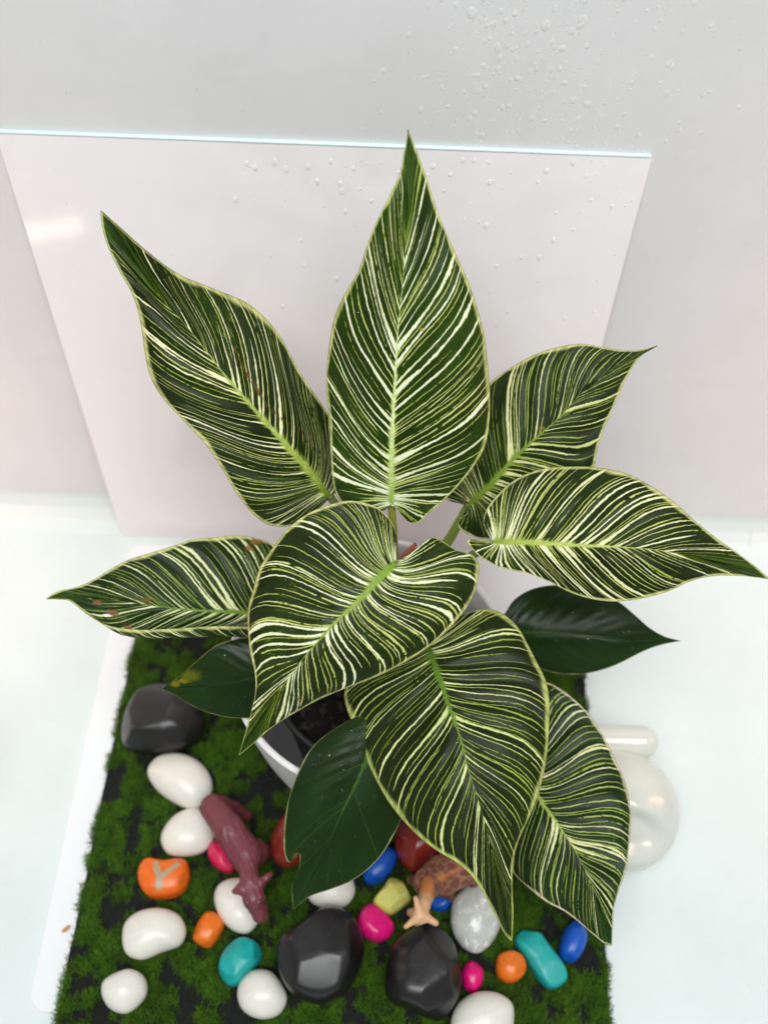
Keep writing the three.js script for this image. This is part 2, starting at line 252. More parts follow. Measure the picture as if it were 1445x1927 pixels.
function leaf(o) {
  const NU = 96, NT = 18, K = { ...(o.plain ? DARK : LOOK), ...o.look, seed: o.seed, spots: o.spots };
  const mid = curve2(o.mid, 240), E = [curve2([o.mid[0], ...o.L, o.mid[o.mid.length - 1]], 400), curve2([o.mid[0], ...o.R, o.mid[o.mid.length - 1]], 400)];
  const pick = (c, f) => { const x = clamp(f) * (c.length - 1), i = Math.min(c.length - 2, Math.floor(x)), t = x - i; return [lerp(c[i][0], c[i + 1][0], t), lerp(c[i][1], c[i + 1][1], t)]; };
  const u0 = o.fan ?? 0.20, mOf = u => u < u0 ? 0.03 * (u / u0) ** 2 : lerp(0.03, 0.80, ((u - u0) / (1 - u0)) ** (o.sweep ?? 1.65));
  const ax = [mid[240][0] - mid[0][0], mid[240][1] - mid[0][1]], al = Math.hypot(...ax); ax[0] /= al; ax[1] /= al;
  const grid = [];
  for (let i = 0; i <= NU; i++) for (let j = -NT; j <= NT; j++) {
    const u = i / NU, t = Math.abs(j) / NT, side = j < 0 ? 0 : 1, m = mOf(u), P = pick(mid, m), Q = pick(E[side], u), d = [Q[0] - P[0], Q[1] - P[1]], dl = Math.hypot(...d), p2 = pick(mid, Math.min(1, m + 0.02)), tg = [p2[0] - P[0], p2[1] - P[1]], tl = Math.hypot(...tg) || 1;
    const tx_ = m > 0.975 ? ax : [tg[0] / tl, tg[1] / tl], Qa = pick(E[side], u - 0.012), Qb = pick(E[side], u + 0.012), te = [Qb[0] - Qa[0], Qb[1] - Qa[1]], tel = Math.hypot(...te) || 1; te[0] /= tel; te[1] /= tel;
    const sd = Math.sign(d[0] * -tx_[1] + d[1] * tx_[0]) || 1, pp = [-tx_[1] * sd, tx_[0] * sd], dn = [d[0] / (dl || 1), d[1] / (dl || 1)], wv = 0.85 * sstep(0.0, 0.35, u) * (1 - sstep(0.9, 1, u)), an = lerp(1.3, 0.26, sstep(0.15, 1.0, u));
    let c1 = [lerp(dn[0], pp[0] * Math.sin(an) + tx_[0] * Math.cos(an), wv), lerp(dn[1], pp[1] * Math.sin(an) + tx_[1] * Math.cos(an), wv)];
    let inn = [-te[1], te[0]]; if (inn[0] * dn[0] + inn[1] * dn[1] > 0) inn = [te[1], -te[0]];
    const we = (o.we ?? 0.85) * sstep(0.06, 0.3, u) * (1 - sstep(0.9, 1, u)), c2 = [lerp(dn[0], te[0] * 0.86 - inn[0] * 0.5, we), lerp(dn[1], te[1] * 0.86 - inn[1] * 0.5, we)];
    const C1 = [P[0] + c1[0] * dl * 0.36, P[1] + c1[1] * dl * 0.36], C2 = [Q[0] - c2[0] * dl * 0.36, Q[1] - c2[1] * dl * 0.36];
    const s = 1 - t, cub = z => s * s * s * P[z] + 3 * s * s * t * C1[z] + 3 * s * t * t * C2[z] + t * t * t * Q[z]; let x = cub(0), y = cub(1);
    let dz = 0;
    dz -= (o.bow ?? 0.012) * Math.sin(Math.PI * Math.min(1, m * 0.95 + 0.05)) ** 1.2;
    const wd = Math.min(1, dl / 150), rip = o.plain ? 0.00012 : 0.00055;
    dz += ((side ? o.foldR : o.foldL) ?? 0.006) * t * t * wd + 0.0016 * Math.exp(-((t / 0.07) ** 2)) * (1 - u) - 0.0016 * (1 - u);
    dz += (o.wave ?? 0.002) * Math.sin(u * (o.wf ?? 11) + side * 1.9 + o.seed) * t * t * wd;
    dz += 0.0009 * (fbm(u * 9, t * 3 + side * 7, o.seed, 2) - 0.5) * Math.min(1, t * 4) * wd;
    dz += rip * Math.sin(u * 88 + 2.5 * n2(u * 9, side * 5 + t, o.seed)) * sstep(0.05, 0.3, t) * (1 - sstep(0.8, 1, t)) * wd;
    if (o.curl && side === o.curl.side) { const f = sstep(0.08, 0.25, u) * (1 - sstep(0.72, 0.9, u)), q = sstep(0.45, 1, t); y += o.curl.dy * f * Math.sin(Math.PI * Math.pow(t, 2.2)); dz -= o.curl.up * f * q; }
    grid.push([x, y, dz, u, (j / NT + 1) / 2]);
  }
  // the leaf's plane: base, tip and tilt across
  const B = mid[0], T = mid[240], Lm = pick(E[0], 0.5), Rm = pick(E[1], 0.5), mm = [(Lm[0] + Rm[0]) / 2, (Lm[1] + Rm[1]) / 2], fr = clamp(((mm[0] - B[0]) * ax[0] + (mm[1] - B[1]) * ax[1]) / al), dm = lerp(o.d[0], o.d[1], fr);
  const foot = [B[0] + ax[0] * al * fr, B[1] + ax[1] * al * fr], lat = [(Rm[0] - Lm[0]), (Rm[1] - Lm[1])];
  const S = [foot[0] + lat[0] / 2, foot[1] + lat[1] / 2], A = new THREE.Matrix3().set(B[0], B[1], 1, T[0], T[1], 1, S[0], S[1], 1).invert(), w = V3(1 / o.d[0], 1 / o.d[1], 1 / (dm + (o.tilt ?? 0) / 2)).applyMatrix3(A);
  const cols = 2 * NT + 1, pos = grid.map(g => at(g[0], g[1], 1 / (w.x * g[0] + w.y * g[1] + w.z) + g[2]));
  const front = gridGeo((i, j) => pos[j * cols + i], cols, NU + 1, (i, j) => [grid[j * cols + i][3], grid[j * cols + i][4]]);
  const nr = front.attributes.normal, posA = [], nA = [], uvA = [], idx = [], N = pos.length; let sg = 0; for (let k = 0; k < N; k += 7) sg += V3().fromBufferAttribute(nr, k).dot(camera.position.clone().sub(pos[k])); sg = Math.sign(sg);
  const th = 0.00045;
  for (const layer of [0, 1]) for (let k = 0; k < N; k++) { const n = V3().fromBufferAttribute(nr, k).multiplyScalar(sg), p = pos[k].clone().addScaledVector(n, -th * layer); posA.push(p.x, p.y, p.z); uvA.push(grid[k][3], grid[k][4]); }
  const src = front.index.array; for (let k = 0; k < src.length; k += 3) { const f = sg > 0 ? [0, 1, 2] : [0, 2, 1]; idx.push(src[k + f[0]], src[k + f[1]], src[k + f[2]]); idx.push(src[k + f[0]] + N, src[k + f[2]] + N, src[k + f[1]] + N); }
  for (let i = 0; i < NU; i++) for (const c of [0, cols - 1]) { const a = i * cols + c, b = a + cols; idx.push(a, b, b + N, a, b + N, a + N); }
  const g = new THREE.BufferGeometry(); g.setAttribute('position', new THREE.Float32BufferAttribute(posA, 3)); g.setAttribute('uv', new THREE.Float32BufferAttribute(uvA, 2)); g.setIndex(idx);
  const gi = mergeNormals(g, N);
  const px = (u, v) => { const a = clamp(u * NU, 0, NU - 0.001), b = clamp(v * (cols - 1), 0, cols - 1.001), i = Math.floor(a), j = Math.floor(b), fa = a - i, fb = b - j, G = (q, r) => grid[q * cols + r]; return [0, 1].map(z => lerp(lerp(G(i, j)[z], G(i, j + 1)[z], fb), lerp(G(i + 1, j)[z], G(i + 1, j + 1)[z], fb), fa)); };
  const map = leafTexture(K, px);
  const m = new THREE.MeshPhysicalMaterial({ color: 0xffffff, map, roughness: o.plain ? 0.75 : 0.9, roughnessMap: roughTex, bumpMap: map, bumpScale: o.plain ? 0.0003 : 0.0004, side: THREE.DoubleSide, alphaTest: o.spots?.some(s => s[5]) ? 0.5 : 0, specularIntensity: o.plain ? 0.36 : 0.32 });
  const part = addPart('leaf', gi, m); if (o.label) part.userData.label = o.label;
  const bn = gi.attributes.normal; o.surf = (i, j) => ({ p: pos[j * cols + i].clone(), n: V3().fromBufferAttribute(bn, j * cols + i) }); o.cols = cols; o.rows = NU + 1;
  return o;
}
function mergeNormals(g, N) { g.computeVertexNormals(); return g; }

const BR_ = [122, 76, 40];
const L1 = leaf({ seed: 1, d: [0.478, 0.432], tilt: 0.012, bow: 0.012, foldL: 0.006, foldR: -0.004, wave: 0.003,
  look: { white: 0.35, wide: 0.88, tip: 0.86 }, label: 'long striped leaf pointing up and left with a thin brown scar',
  mid: [[622, 936], [575, 879], [523, 820], [471, 761], [426, 709], [381, 651], [347, 609], [309, 568], [278, 519], [240, 467], [212, 426], [190, 397]],
  L: [[612, 946], [588, 968], [562, 985], [537, 991], [506, 988], [478, 969], [447, 931], [416, 879], [385, 834], [343, 789], [305, 747], [285, 713], [274, 671], [267, 620], [260, 585], [246, 547], [226, 512], [205, 467], [192, 422]],
  R: [[640, 915], [654, 880], [648, 835], [624, 789], [596, 748], [568, 706], [546, 666], [523, 626], [471, 574], [402, 543], [333, 514], [274, 471], [229, 431]],
  spots: (() => { const a = []; const p = [[442, 655], [452, 680], [464, 702], [478, 720], [490, 745], [506, 768], [528, 787], [556, 804], [582, 822], [606, 842]]; for (let k = 0; k < p.length - 1; k++) for (let z = 0; z < 4; z++) { const t = z / 4 + 0.1 * h2(k, z, 3), w = k < 6 ? 1.2 + 2.2 * h2(k, z, 5) : 1.0 + h2(k, z, 8); a.push([lerp(p[k][0], p[k + 1][0], t), lerp(p[k][1], p[k + 1][1], t), w, w * 2, [96, 70, 40]]); } return a; })() });
const L2 = leaf({ seed: 2, d: [0.456, 0.395], tilt: -0.006, bow: 0.010, foldL: 0.008, foldR: 0.010, wave: 0.003,
  look: { white: 1.0, wide: 1.12, tip: 0.86, rib: 0.075, green: [54, 84, 10], dark: [28, 46, 6], ribA: [150, 176, 80], ribB: [208, 222, 150], cream: [232, 234, 206], margin: 0.04 }, label: 'tallest striped leaf, standing upright at the top with cream base',
  mid: [[737, 950], [736, 889], [738, 809], [744, 709], [748, 630], [756, 550], [762, 470], [766, 390], [768, 310], [768, 244]],
  L: [[728, 958], [700, 966], [668, 962], [642, 945], [628, 917], [622, 849], [620, 789], [614, 729], [618, 661], [628, 602], [646, 558], [674, 510], [692, 458], [712, 410], [736, 362], [752, 326], [760, 286], [766, 258]],
  R: [[744, 953], [754, 964], [768, 982], [784, 985], [808, 965], [852, 925], [892, 877], [912, 841], [920, 801], [922, 749], [918, 689], [910, 625], [896, 574], [876, 518], [852, 466], [828, 410], [812, 362], [798, 322], [782, 278], [772, 254]],
  spots: [[793, 620, 5, 4, [170, 140, 60]]] });
const L3 = leaf({ seed: 3, d: [0.492, 0.468], tilt: 0.0, bow: 0.010, foldL: 0.008, foldR: 0.006, wave: 0.003,
  look: { white: 0.2, tip: 0.93, cream: [214, 212, 160], pale: [150, 162, 76], dark: [26, 37, 9], green: [44, 70, 16], ribA: [96, 122, 34], ribB: [120, 142, 52] }, label: 'striped leaf at the back right, pointing up and right',
  mid: [[880, 952], [924, 911], [966, 864], [1016, 818], [1049, 789], [1091, 743], [1133, 705], [1175, 678], [1208, 661], [1236, 651]],
  L: [[868, 945], [846, 943], [826, 925], [822, 890], [838, 840], [872, 780], [924, 718], [953, 697], [995, 672], [1041, 655], [1091, 647], [1133, 653], [1167, 659], [1200, 659]],
  R: [[884, 962], [864, 978], [862, 990], [878, 1005], [918, 1015], [960, 1010], [1010, 985], [1060, 950], [1100, 905], [1118, 877], [1123, 848], [1133, 814], [1146, 785], [1162, 747], [1179, 710], [1200, 676], [1221, 659]],
  spots: [[874, 938, 4, 9, BR_], [872, 950, 3, 4, BR_], [1018, 806, 8, 5, [140, 110, 50]]] });
const L4 = leaf({ seed: 4, d: [0.456, 0.430], tilt: 0.0, bow: 0.014, foldL: 0.010, foldR: 0.006, wave: 0.003,
  look: { white: 0.9, wide: 1.25, tip: 0.86, ribA: [140, 160, 56], ribB: [180, 194, 104], cream: [232, 230, 190] }, label: 'striped leaf on the right with a pale base, pointing right',
  mid: [[926, 1021], [978, 1021], [1049, 1024], [1112, 1028], [1175, 1030], [1238, 1036], [1301, 1047], [1363, 1063], [1410, 1077], [1447, 1089]],
  L: [[922, 1012], [909, 988], [914, 961], [936, 931], [970, 902], [1016, 883], [1066, 878], [1116, 879], [1175, 890], [1225, 915], [1267, 944], [1309, 982], [1351, 1015], [1393, 1045], [1426, 1070]],
  R: [[903, 1024], [878, 1015], [894, 1040], [936, 1066], [995, 1080], [1033, 1095], [1075, 1116], [1116, 1128], [1158, 1132], [1209, 1126], [1259, 1112], [1301, 1093], [1343, 1084], [1393, 1084], [1425, 1087]] });
const L5 = leaf({ seed: 5, d: [0.496, 0.476], tilt: 0.0, bow: 0.010, foldL: 0.008, foldR: 0.004, wave: 0.002, curl: { side: 1, dy: 26, up: 0.012 },
  look: { white: 0.2, tip: 0.93, cream: [220, 220, 176], pale: [152, 172, 88], dark: [24, 38, 13], green: [42, 72, 20], ribA: [84, 116, 34], ribB: [110, 140, 56] }, label: 'striped leaf on the left with brown spots and a small hole, its lower edge curled up',
  mid: [[566, 1158], [520, 1156], [465, 1153], [389, 1150], [320, 1144], [268, 1137], [216, 1129], [147, 1122], [110, 1122], [88, 1126]],
  L: [[574, 1140], [578, 1105], [566, 1065], [542, 1038], [510, 1022], [475, 1011], [441, 1008], [406, 1011], [361, 1016], [323, 1028], [281, 1041], [240, 1054], [205, 1073], [174, 1092], [143, 1105], [108, 1113]],
  R: [[568, 1172], [540, 1182], [500, 1181], [465, 1179], [406, 1178], [354, 1181], [302, 1184], [260, 1185], [212, 1179], [178, 1163], [153, 1146], [129, 1130], [105, 1126]],
  spots: [[184, 1134, 11, 7, [128, 88, 58]], [212, 1155, 15, 10, [118, 80, 50]], [203, 1158, 11, 5, null, 1], [276, 1129, 12, 5, [120, 86, 40]], [240, 1180, 9, 4, [140, 100, 50]], [482, 1020, 16, 7, [128, 92, 50]], [468, 1032, 8, 6, [140, 96, 56]]] });
const L6 = leaf({ seed: 6, d: [0.432, 0.432], tilt: 0.004, bow: 0.014, foldL: 0.010, foldR: 0.008, wave: 0.004, fan: 0.2,
  look: { white: 0.95, wide: 1.2, tip: 0.86, rib: 0.1, ribA: [112, 142, 34], ribB: [132, 156, 62], cream: [230, 230, 198], margin: 0.04, n: 74 }, label: 'broad heart-shaped striped leaf at the centre front, pointing down and left',
  mid: [[746, 1058], [708, 1094], [672, 1134], [636, 1166], [600, 1206], [571, 1238], [542, 1278], [506, 1325], [474, 1379], [449, 1423]],
  R: [[745, 1038], [746, 1012], [737, 983], [715, 959], [690, 947], [657, 942], [622, 949], [582, 965], [542, 994], [514, 1030], [490, 1066], [478, 1105], [467, 1145], [467, 1184], [470, 1224], [479, 1263], [481, 1299], [474, 1335], [461, 1382]],
  L: [[762, 1052], [787, 1035], [801, 1017], [819, 1011], [834, 1019], [855, 1033], [888, 1044], [900, 1058], [899, 1094], [884, 1134], [855, 1173], [812, 1213], [765, 1245], [708, 1274], [650, 1296], [600, 1317], [553, 1343], [514, 1368], [474, 1402]],
  spots: [[563, 1317, 5, 3, [140, 110, 60]]] });
const L7 = leaf({ seed: 7, d: [0.472, 0.436], tilt: 0.0, bow: 0.014, foldL: 0.008, foldR: 0.010, wave: 0.003,
  look: { white: 0.2, wide: 0.78, amount: 0.94, tip: 0.92, rib: 0.065, cream: [220, 220, 168], pale: [158, 176, 80], dark: [25, 32, 8], green: [40, 60, 16], ribA: [74, 104, 32], ribB: [96, 126, 42], edge: [190, 198, 116] }, label: 'large striped leaf at the front, hanging down with its point in front of a grey stone',
  mid: [[800, 1205], [810, 1229], [825, 1272], [846, 1332], [867, 1392], [881, 1448], [899, 1504], [916, 1561], [930, 1621], [941, 1670], [955, 1734], [963, 1772]],
  L: [[812, 1190], [842, 1170], [877, 1154], [902, 1147], [930, 1148], [955, 1161], [976, 1183], [994, 1215], [1012, 1250], [1026, 1279], [1033, 1314], [1033, 1360], [1029, 1420], [1019, 1473], [1001, 1526], [980, 1571], [967, 1614], [964, 1667], [966, 1720]],
  R: [[786, 1216], [740, 1240], [690, 1268], [658, 1285], [648, 1303], [652, 1332], [669, 1374], [687, 1423], [708, 1469], [733, 1512], [761, 1547], [793, 1579], [825, 1603], [860, 1624], [885, 1646], [909, 1681], [934, 1727], [952, 1762]] });
const L8 = leaf({ seed: 8, d: [0.512, 0.478], tilt: 0.0, bow: 0.012, foldL: 0.006, foldR: 0.008, wave: 0.003,
  look: { white: 0.2, tip: 0.94, cream: [224, 220, 176], pale: [164, 180, 92], dark: [22, 37, 14], green: [38, 66, 22], margin: 0.034, edge: [222, 208, 176] }, label: 'striped leaf at the lower right, below the large hanging leaf',
  mid: [[972, 1405], [992, 1452], [1012, 1499], [1049, 1551], [1087, 1611], [1124, 1693], [1140, 1740], [1150, 1780]],
  L: [[974, 1380], [978, 1340], [994, 1300], [1027, 1284], [1049, 1293], [1079, 1315], [1109, 1345], [1135, 1386], [1158, 1431], [1177, 1476], [1186, 1528], [1184, 1584], [1177, 1637], [1163, 1678], [1154, 1712], [1152, 1753]],
  R: [[956, 1420], [940, 1450], [934, 1500], [938, 1560], [950, 1605], [967, 1644], [993, 1670], [1027, 1697], [1061, 1715], [1087, 1734], [1117, 1760], [1139, 1777]] });
const L9 = leaf({ seed: 9, plain: true, d: [0.527, 0.522], tilt: 0.0, bow: 0.008, foldL: 0.006, foldR: 0.006, label: 'plain dark green leaf on the right, above the bare floor',
  mid: [[925, 1190], [970, 1190], [1012, 1190], [1100, 1195], [1190, 1203], [1240, 1206], [1281, 1206]],
  L: [[928, 1175], [949, 1155], [967, 1129], [997, 1110], [1038, 1101], [1087, 1102], [1132, 1115], [1169, 1136], [1195, 1158], [1221, 1181], [1251, 1198]],
  R: [[932, 1208], [955, 1228], [985, 1246], [1012, 1256], [1049, 1267], [1087, 1269], [1124, 1263], [1162, 1250], [1199, 1231], [1229, 1218], [1255, 1211]] });
const L10 = leaf({ seed: 10, plain: true, d: [0.487, 0.497], tilt: 0.006, bow: 0.006, foldL: 0.003, foldR: 0.003, label: 'plain dark green leaf on the left with a yellowing upper edge',
  look: { edge: [196, 160, 100] },
  mid: [[570, 1245], [520, 1262], [475, 1276], [430, 1284], [389, 1289], [345, 1294], [304, 1296]],
  L: [[566, 1225], [540, 1205], [500, 1198], [460, 1200], [423, 1208], [406, 1215], [371, 1243], [337, 1274]],
  R: [[574, 1265], [560, 1300], [530, 1334], [500, 1347], [472, 1351], [430, 1350], [389, 1340], [354, 1324], [326, 1305]],
  spots: [[346, 1281, 13, 6, [140, 122, 16]], [358, 1272, 24, 14, [92, 94, 20]], [330, 1287, 12, 8, [120, 110, 24]]] });
const L11 = leaf({ seed: 11, plain: true, d: [0.470, 0.480], we: 0, sweep: 1.25, tilt: 0.0, bow: 0.008, foldL: 0.004, foldR: 0.004, label: 'plain dark green leaf at the front with a torn brown notch in its left edge',
  look: { ribA: [60, 90, 28], ribB: [58, 88, 26], rib: 0.075 },
  mid: [[722, 1340], [705, 1385], [685, 1441], [664, 1488], [642, 1531], [622, 1580], [598, 1630], [575, 1675], [552, 1712]],
  R: [[700, 1340], [659, 1354], [631, 1371], [605, 1389], [581, 1415], [562, 1451], [548, 1488], [539, 1524], [535, 1559], [534, 1582], [536, 1608], [544, 1624], [562, 1604], [563, 1634], [550, 1664], [550, 1688]],
  L: [[745, 1350], [768, 1385], [780, 1440], [774, 1495], [754, 1542], [739, 1575], [720, 1606], [692, 1636], [661, 1658], [621, 1674], [581, 1688], [566, 1700]],
  spots: [[556, 1618, 8, 14, [110, 78, 46]], [545, 1626, 6, 6, [96, 66, 38]], [556, 1640, 5, 12, [116, 84, 46]]] });
// petioles, stem, new shoot
{
  const pm = (c, r = 0.5) => mat(c, r), g1 = pm([0.20, 0.22, 0.025]), g2 = pm([0.12, 0.17, 0.02]);
  const root = V3(potC.x + 0.012, 0.095, potC.z - 0.002), J = (dx, y, dz) => root.clone().add(V3(dx, y, dz));
  addPart('stem', tube([J(0, -0.005, 0), J(0.001, 0.02, -0.001), J(0, 0.045, -0.003)], 0.006, 0.005), g2);
  const pet = (pts, r0, r1, m) => addPart('petiole', tube(pts, r0, r1, 28, 12), m);
  pet([J(0, 0.03, -0.002), at(742, 1075, 0.482), at(740, 1000, 0.464), at(737, 952, 0.457), at(736.5, 915, 0.4545)], 0.0035, 0.0016, g1);
  pet([J(0.002, 0.02, -0.004), at(800, 1080, 0.512), at(845, 1015, 0.5), at(868, 975, 0.494), at(884, 947, 0.493), at(918, 916, 0.4925)], 0.0042, 0.0020, g2);
  pet([J(0.003, 0.022, 0), at(800, 1110, 0.49), at(860, 1066, 0.47), at(905, 1034, 0.459), at(930, 1021, 0.4565)], 0.0036, 0.0020, g2);
  pet([J(-0.003, 0.025, -0.002), at(700, 1080, 0.49), at(650, 980, 0.482), at(628, 944, 0.479), at(610, 920, 0.478)], 0.0036, 0.0020, g2);
  pet([J(-0.003, 0.02, 0), at(680, 1150, 0.50), at(600, 1160, 0.497), at(560, 1158, 0.4965)], 0.0034, 0.0022, g2);
  pet([J(0, 0.035, 0.002), at(750, 1120, 0.46), at(750, 1075, 0.437), at(742, 1063, 0.4335)], 0.0032, 0.0020, g1);
  pet([J(0.001, 0.03, 0.004), at(775, 1190, 0.487), at(795, 1198, 0.474), at(803, 1212, 0.4725)], 0.0034, 0.0022, g2);
  pet([J(0.003, 0.01, 0.003), at(880, 1290, 0.53), at(950, 1370, 0.515), at(976, 1412, 0.5125)], 0.0034, 0.0022, g2);
  pet([J(0.004, 0.008, 0), at(840, 1200, 0.54), at(900, 1190, 0.53), at(935, 1190, 0.528)], 0.0034, 0.0022, g2);
  pet([J(-0.004, 0.008, 0.001), at(640, 1225, 0.52), at(590, 1238, 0.494), at(560, 1249, 0.489)], 0.0034, 0.0022, g2);
  pet([J(0, 0.008, 0.004), at(740, 1290, 0.51), at(726, 1330, 0.476), at(716, 1356, 0.4715)], 0.0034, 0.0022, g2);
  const sh = addPart('shoot_sheath', tube([at(742, 1095, 0.47), at(752, 1062, 0.455), at(766, 1041, 0.449), at(782, 1024, 0.446)], 0.0040, 0.0010, 20, 12), mat([0.30, 0.085, 0.055], 0.45)); sh.userData.label = 'reddish pink new shoot';
}

// ---------------------------------------------------------------- stones on the mat
const Y0 = 0.0085;
const white = tex(512, 256, (x, y) => { const v = 238 + 14 * (fbm(x * 6, y * 6, 3) - 0.5), k = sstep(0.62, 0.75, fbm(x * 5 + 9, y * 5, 17)) * 14; return [v, v - 3 - k * 0.3, v - 12 - k]; });
const marble = tex(512, 256, (x, y) => { const f = fbm(x * 7, y * 7, 5, 4), r = Math.abs(fbm(x * 6 + 3, y * 6, 25, 4) - 0.5), v = 188 + 36 * (f - 0.4) + 50 * (1 - sstep(0, 0.05, r)) * sstep(0.4, 0.6, n2(x * 5, y * 5, 8)); return [v, v + 1, v - 4]; });
const black = tex(512, 256, (x, y) => { const f = fbm(x * 9, y * 9, 15, 4), r = 1 - sstep(0, 0.016, Math.abs(fbm(x * 4 + 5, y * 4, 35, 3) - 0.5)), v = 26 + 16 * (f - 0.5) + r * 18; return [v + r * 8 + 3, v + 2, v + 2]; });
const tint = (c, s) => tex(256, 128, (x, y) => { const f = fbm(x * 10, y * 10, s, 4) - 0.5, w = n2(x * 60, y * 60, s + 2) > 0.93 ? 18 : 0; return [c[0] + 26 * f + w, c[1] + 26 * f + w, c[2] + 26 * f + w]; });
const SM = {
  white: mat([0.89, 0.88, 0.86], 0.32, { map: white, bumpMap: white, bumpScale: 0.0012 }), marble: mat([1, 1, 1], 0.2, { map: marble }), black: mat([0.6, 0.57, 0.58], 0.42, { map: black, bumpMap: black, bumpScale: 0.0012, clearcoat: 0.3, clearcoatRoughness: 0.2 }),
  orange: mat([1, 1, 1], 0.32, { map: tint([224, 112, 30], 3) }), teal: mat([1, 1, 1], 0.36, { map: tint([24, 160, 156], 5) }), blue: mat([1, 1, 1], 0.36, { map: tint([18, 84, 184], 7) }),
  yellow: mat([1, 1, 1], 0.42, { map: tint([206, 202, 104], 9) }), pink: mat([1, 1, 1], 0.30, { map: tint([212, 20, 112], 11) }), red: mat([1, 1, 1], 0.2, { map: tint([132, 44, 36], 13) }), rose: mat([1, 1, 1], 0.3, { map: tint([206, 36, 84], 15) }),
};
function stone(name, out, h, m, label, group_, o = {}) {
  const yc = Y0 + h / 2, P = curve2(out, 56, true).slice(0, 56).map(p => onPlane(p[0], p[1], yc)), c = P.reduce((a, p) => a.add(p), V3()).multiplyScalar(1 / P.length), NR = 30, ex = o.box ?? 1;
  const s = o.seed ?? 1, planes = [];
  let q = s * 77 + 5; const rd = () => { q = Math.imul(q, 1664525) + 1013904223 | 0; return (q >>> 0) / 4294967296; };
  const rad = P.reduce((a, p) => a + p.distanceTo(c), 0) / P.length;
  for (let k = 0; k < (o.facets ?? 0); k++) { const th = rd() * 6.283, el = lerp(0.05, 1.5, rd()), n = V3(Math.cos(th) * Math.cos(el), Math.sin(el), Math.sin(th) * Math.cos(el)); planes.push([n, null, lerp(0.84, 0.95, rd())]); }
  const raw = [];
  for (let j = 0; j <= NR; j++) for (let i = 0; i <= 56; i++) {
    const a = -Math.PI / 2 + j / NR * Math.PI, cr = Math.sign(Math.cos(a)) * Math.pow(Math.abs(Math.cos(a)), ex), sy = Math.sign(Math.sin(a)) * Math.pow(Math.abs(Math.sin(a)), ex), e = P[i % 56].clone().sub(c);
    const p = V3(e.x * cr, h / 2 * sy, e.z * cr); if (o.slant) p.y += o.slant[0] * p.x + o.slant[1] * p.z; 
    const f = 1 + (o.lump ?? 0.05) * (n3(p.x / rad * 1.6 + 9, p.y / rad * 1.6 + 9, p.z / rad * 1.6 + 9, s) - 0.5) * 2 * Math.max(0.15, Math.abs(sy)); p.multiplyScalar(f); raw.push(p);
  }
  for (const pl of planes) { let mx = 0; for (const p of raw) mx = Math.max(mx, p.dot(pl[0])); const lim = mx * pl[2]; for (const p of raw) { const d = p.dot(pl[0]) - lim; if (d > 0) p.addScaledVector(pl[0], -d * (o.soft ?? 0.85)); } }
  const g = gridGeo((i, j) => raw[j * 57 + (56 - i)], 57, NR + 1, (i, j) => [i / 28, j / NR]);
  // one normal round the seam and the poles
  const gp = mergeVerticesByPos(g);
  let low = 1e9; for (const p of raw) low = Math.min(low, p.y);
  const ob = mesh(name, gp, m); ob.position.set(c.x, Y0 - 0.0015 - low, c.z); tag(ob, label, 'stone', group_); return ob;
}
function mergeVerticesByPos(g) { const p = g.attributes.position, n = g.attributes.normal, map = new Map(); const key = i => `${p.getX(i).toFixed(6)},${p.getY(i).toFixed(6)},${p.getZ(i).toFixed(6)}`; for (let i = 0; i < p.count; i++) { const k = key(i), v = map.get(k) ?? V3(); v.add(V3().fromBufferAttribute(n, i)); map.set(k, v); } for (let i = 0; i < p.count; i++) { const v = map.get(key(i)).clone().normalize(); n.setXYZ(i, v.x, v.y, v.z); } return g; }
const GW = 'smooth white pebbles on the moss mat', GC = 'small dyed stones on the moss mat', GB = 'polished black stones on the moss mat', GR = 'polished red stones on the moss mat';
stone('white_pebble', [[277, 1450], [295, 1425], [335, 1417], [375, 1432], [397, 1462], [398, 1490], [380, 1515], [355, 1520], [320, 1505], [290, 1480]], 0.024, SM.white, 'large cream white pebble just below the black stone at the left', GW, { seed: 1 });
stone('white_pebble', [[302, 1580], [310, 1555], [335, 1530], [370, 1520], [402, 1540], [402, 1578], [385, 1600], [350, 1610], [315, 1605]], 0.021, SM.white, 'white egg-shaped pebble touching the rump of the maroon toy animal', GW, { seed: 2 });
stone('white_pebble', [[402, 1690], [410, 1665], [435, 1652], [470, 1655], [490, 1690], [488, 1730], [465, 1755], [435, 1748], [412, 1722]], 0.02, SM.white, 'white pebble under the head of the maroon toy animal', GW, { seed: 3 });
stone('white_pebble', [[229, 1765], [235, 1735], [262, 1714], [305, 1708], [338, 1722], [350, 1750], [340, 1776], [305, 1790], [265, 1805], [238, 1795]], 0.022, SM.white, 'kidney-shaped white pebble below the orange stone with a scratched mark', GW, { seed: 4 });
stone('white_pebble', [[190, 1868], [195, 1845], [222, 1828], [248, 1823], [272, 1838], [277, 1865], [262, 1890], [235, 1907], [205, 1897]], 0.02, SM.white, 'rounded white pebble nearest the lower left corner of the moss mat', GW, { seed: 5 });
stone('white_pebble', [[446, 1875], [452, 1845], [475, 1825], [510, 1827], [533, 1855], [540, 1880], [525, 1908], [490, 1917], [458, 1902]], 0.022, SM.white, 'round white pebble between the teal faceted stone and a large black stone', GW, { seed: 6 });
stone('white_pebble', [[580, 1690], [590, 1655], [625, 1640], [660, 1648], [668, 1678], [652, 1703], [615, 1710]], 0.02, SM.white, 'white pebble half hidden under the torn dark leaf', GW, { seed: 7 });
stone('white_pebble', [[848, 1927], [860, 1890], [890, 1868], [930, 1866], [962, 1885], [968, 1910], [960, 1945], [900, 1965], [855, 1955]], 0.024, SM.white, 'white pebble cut off by the bottom of the frame beside a black stone', GW, { seed: 8 });
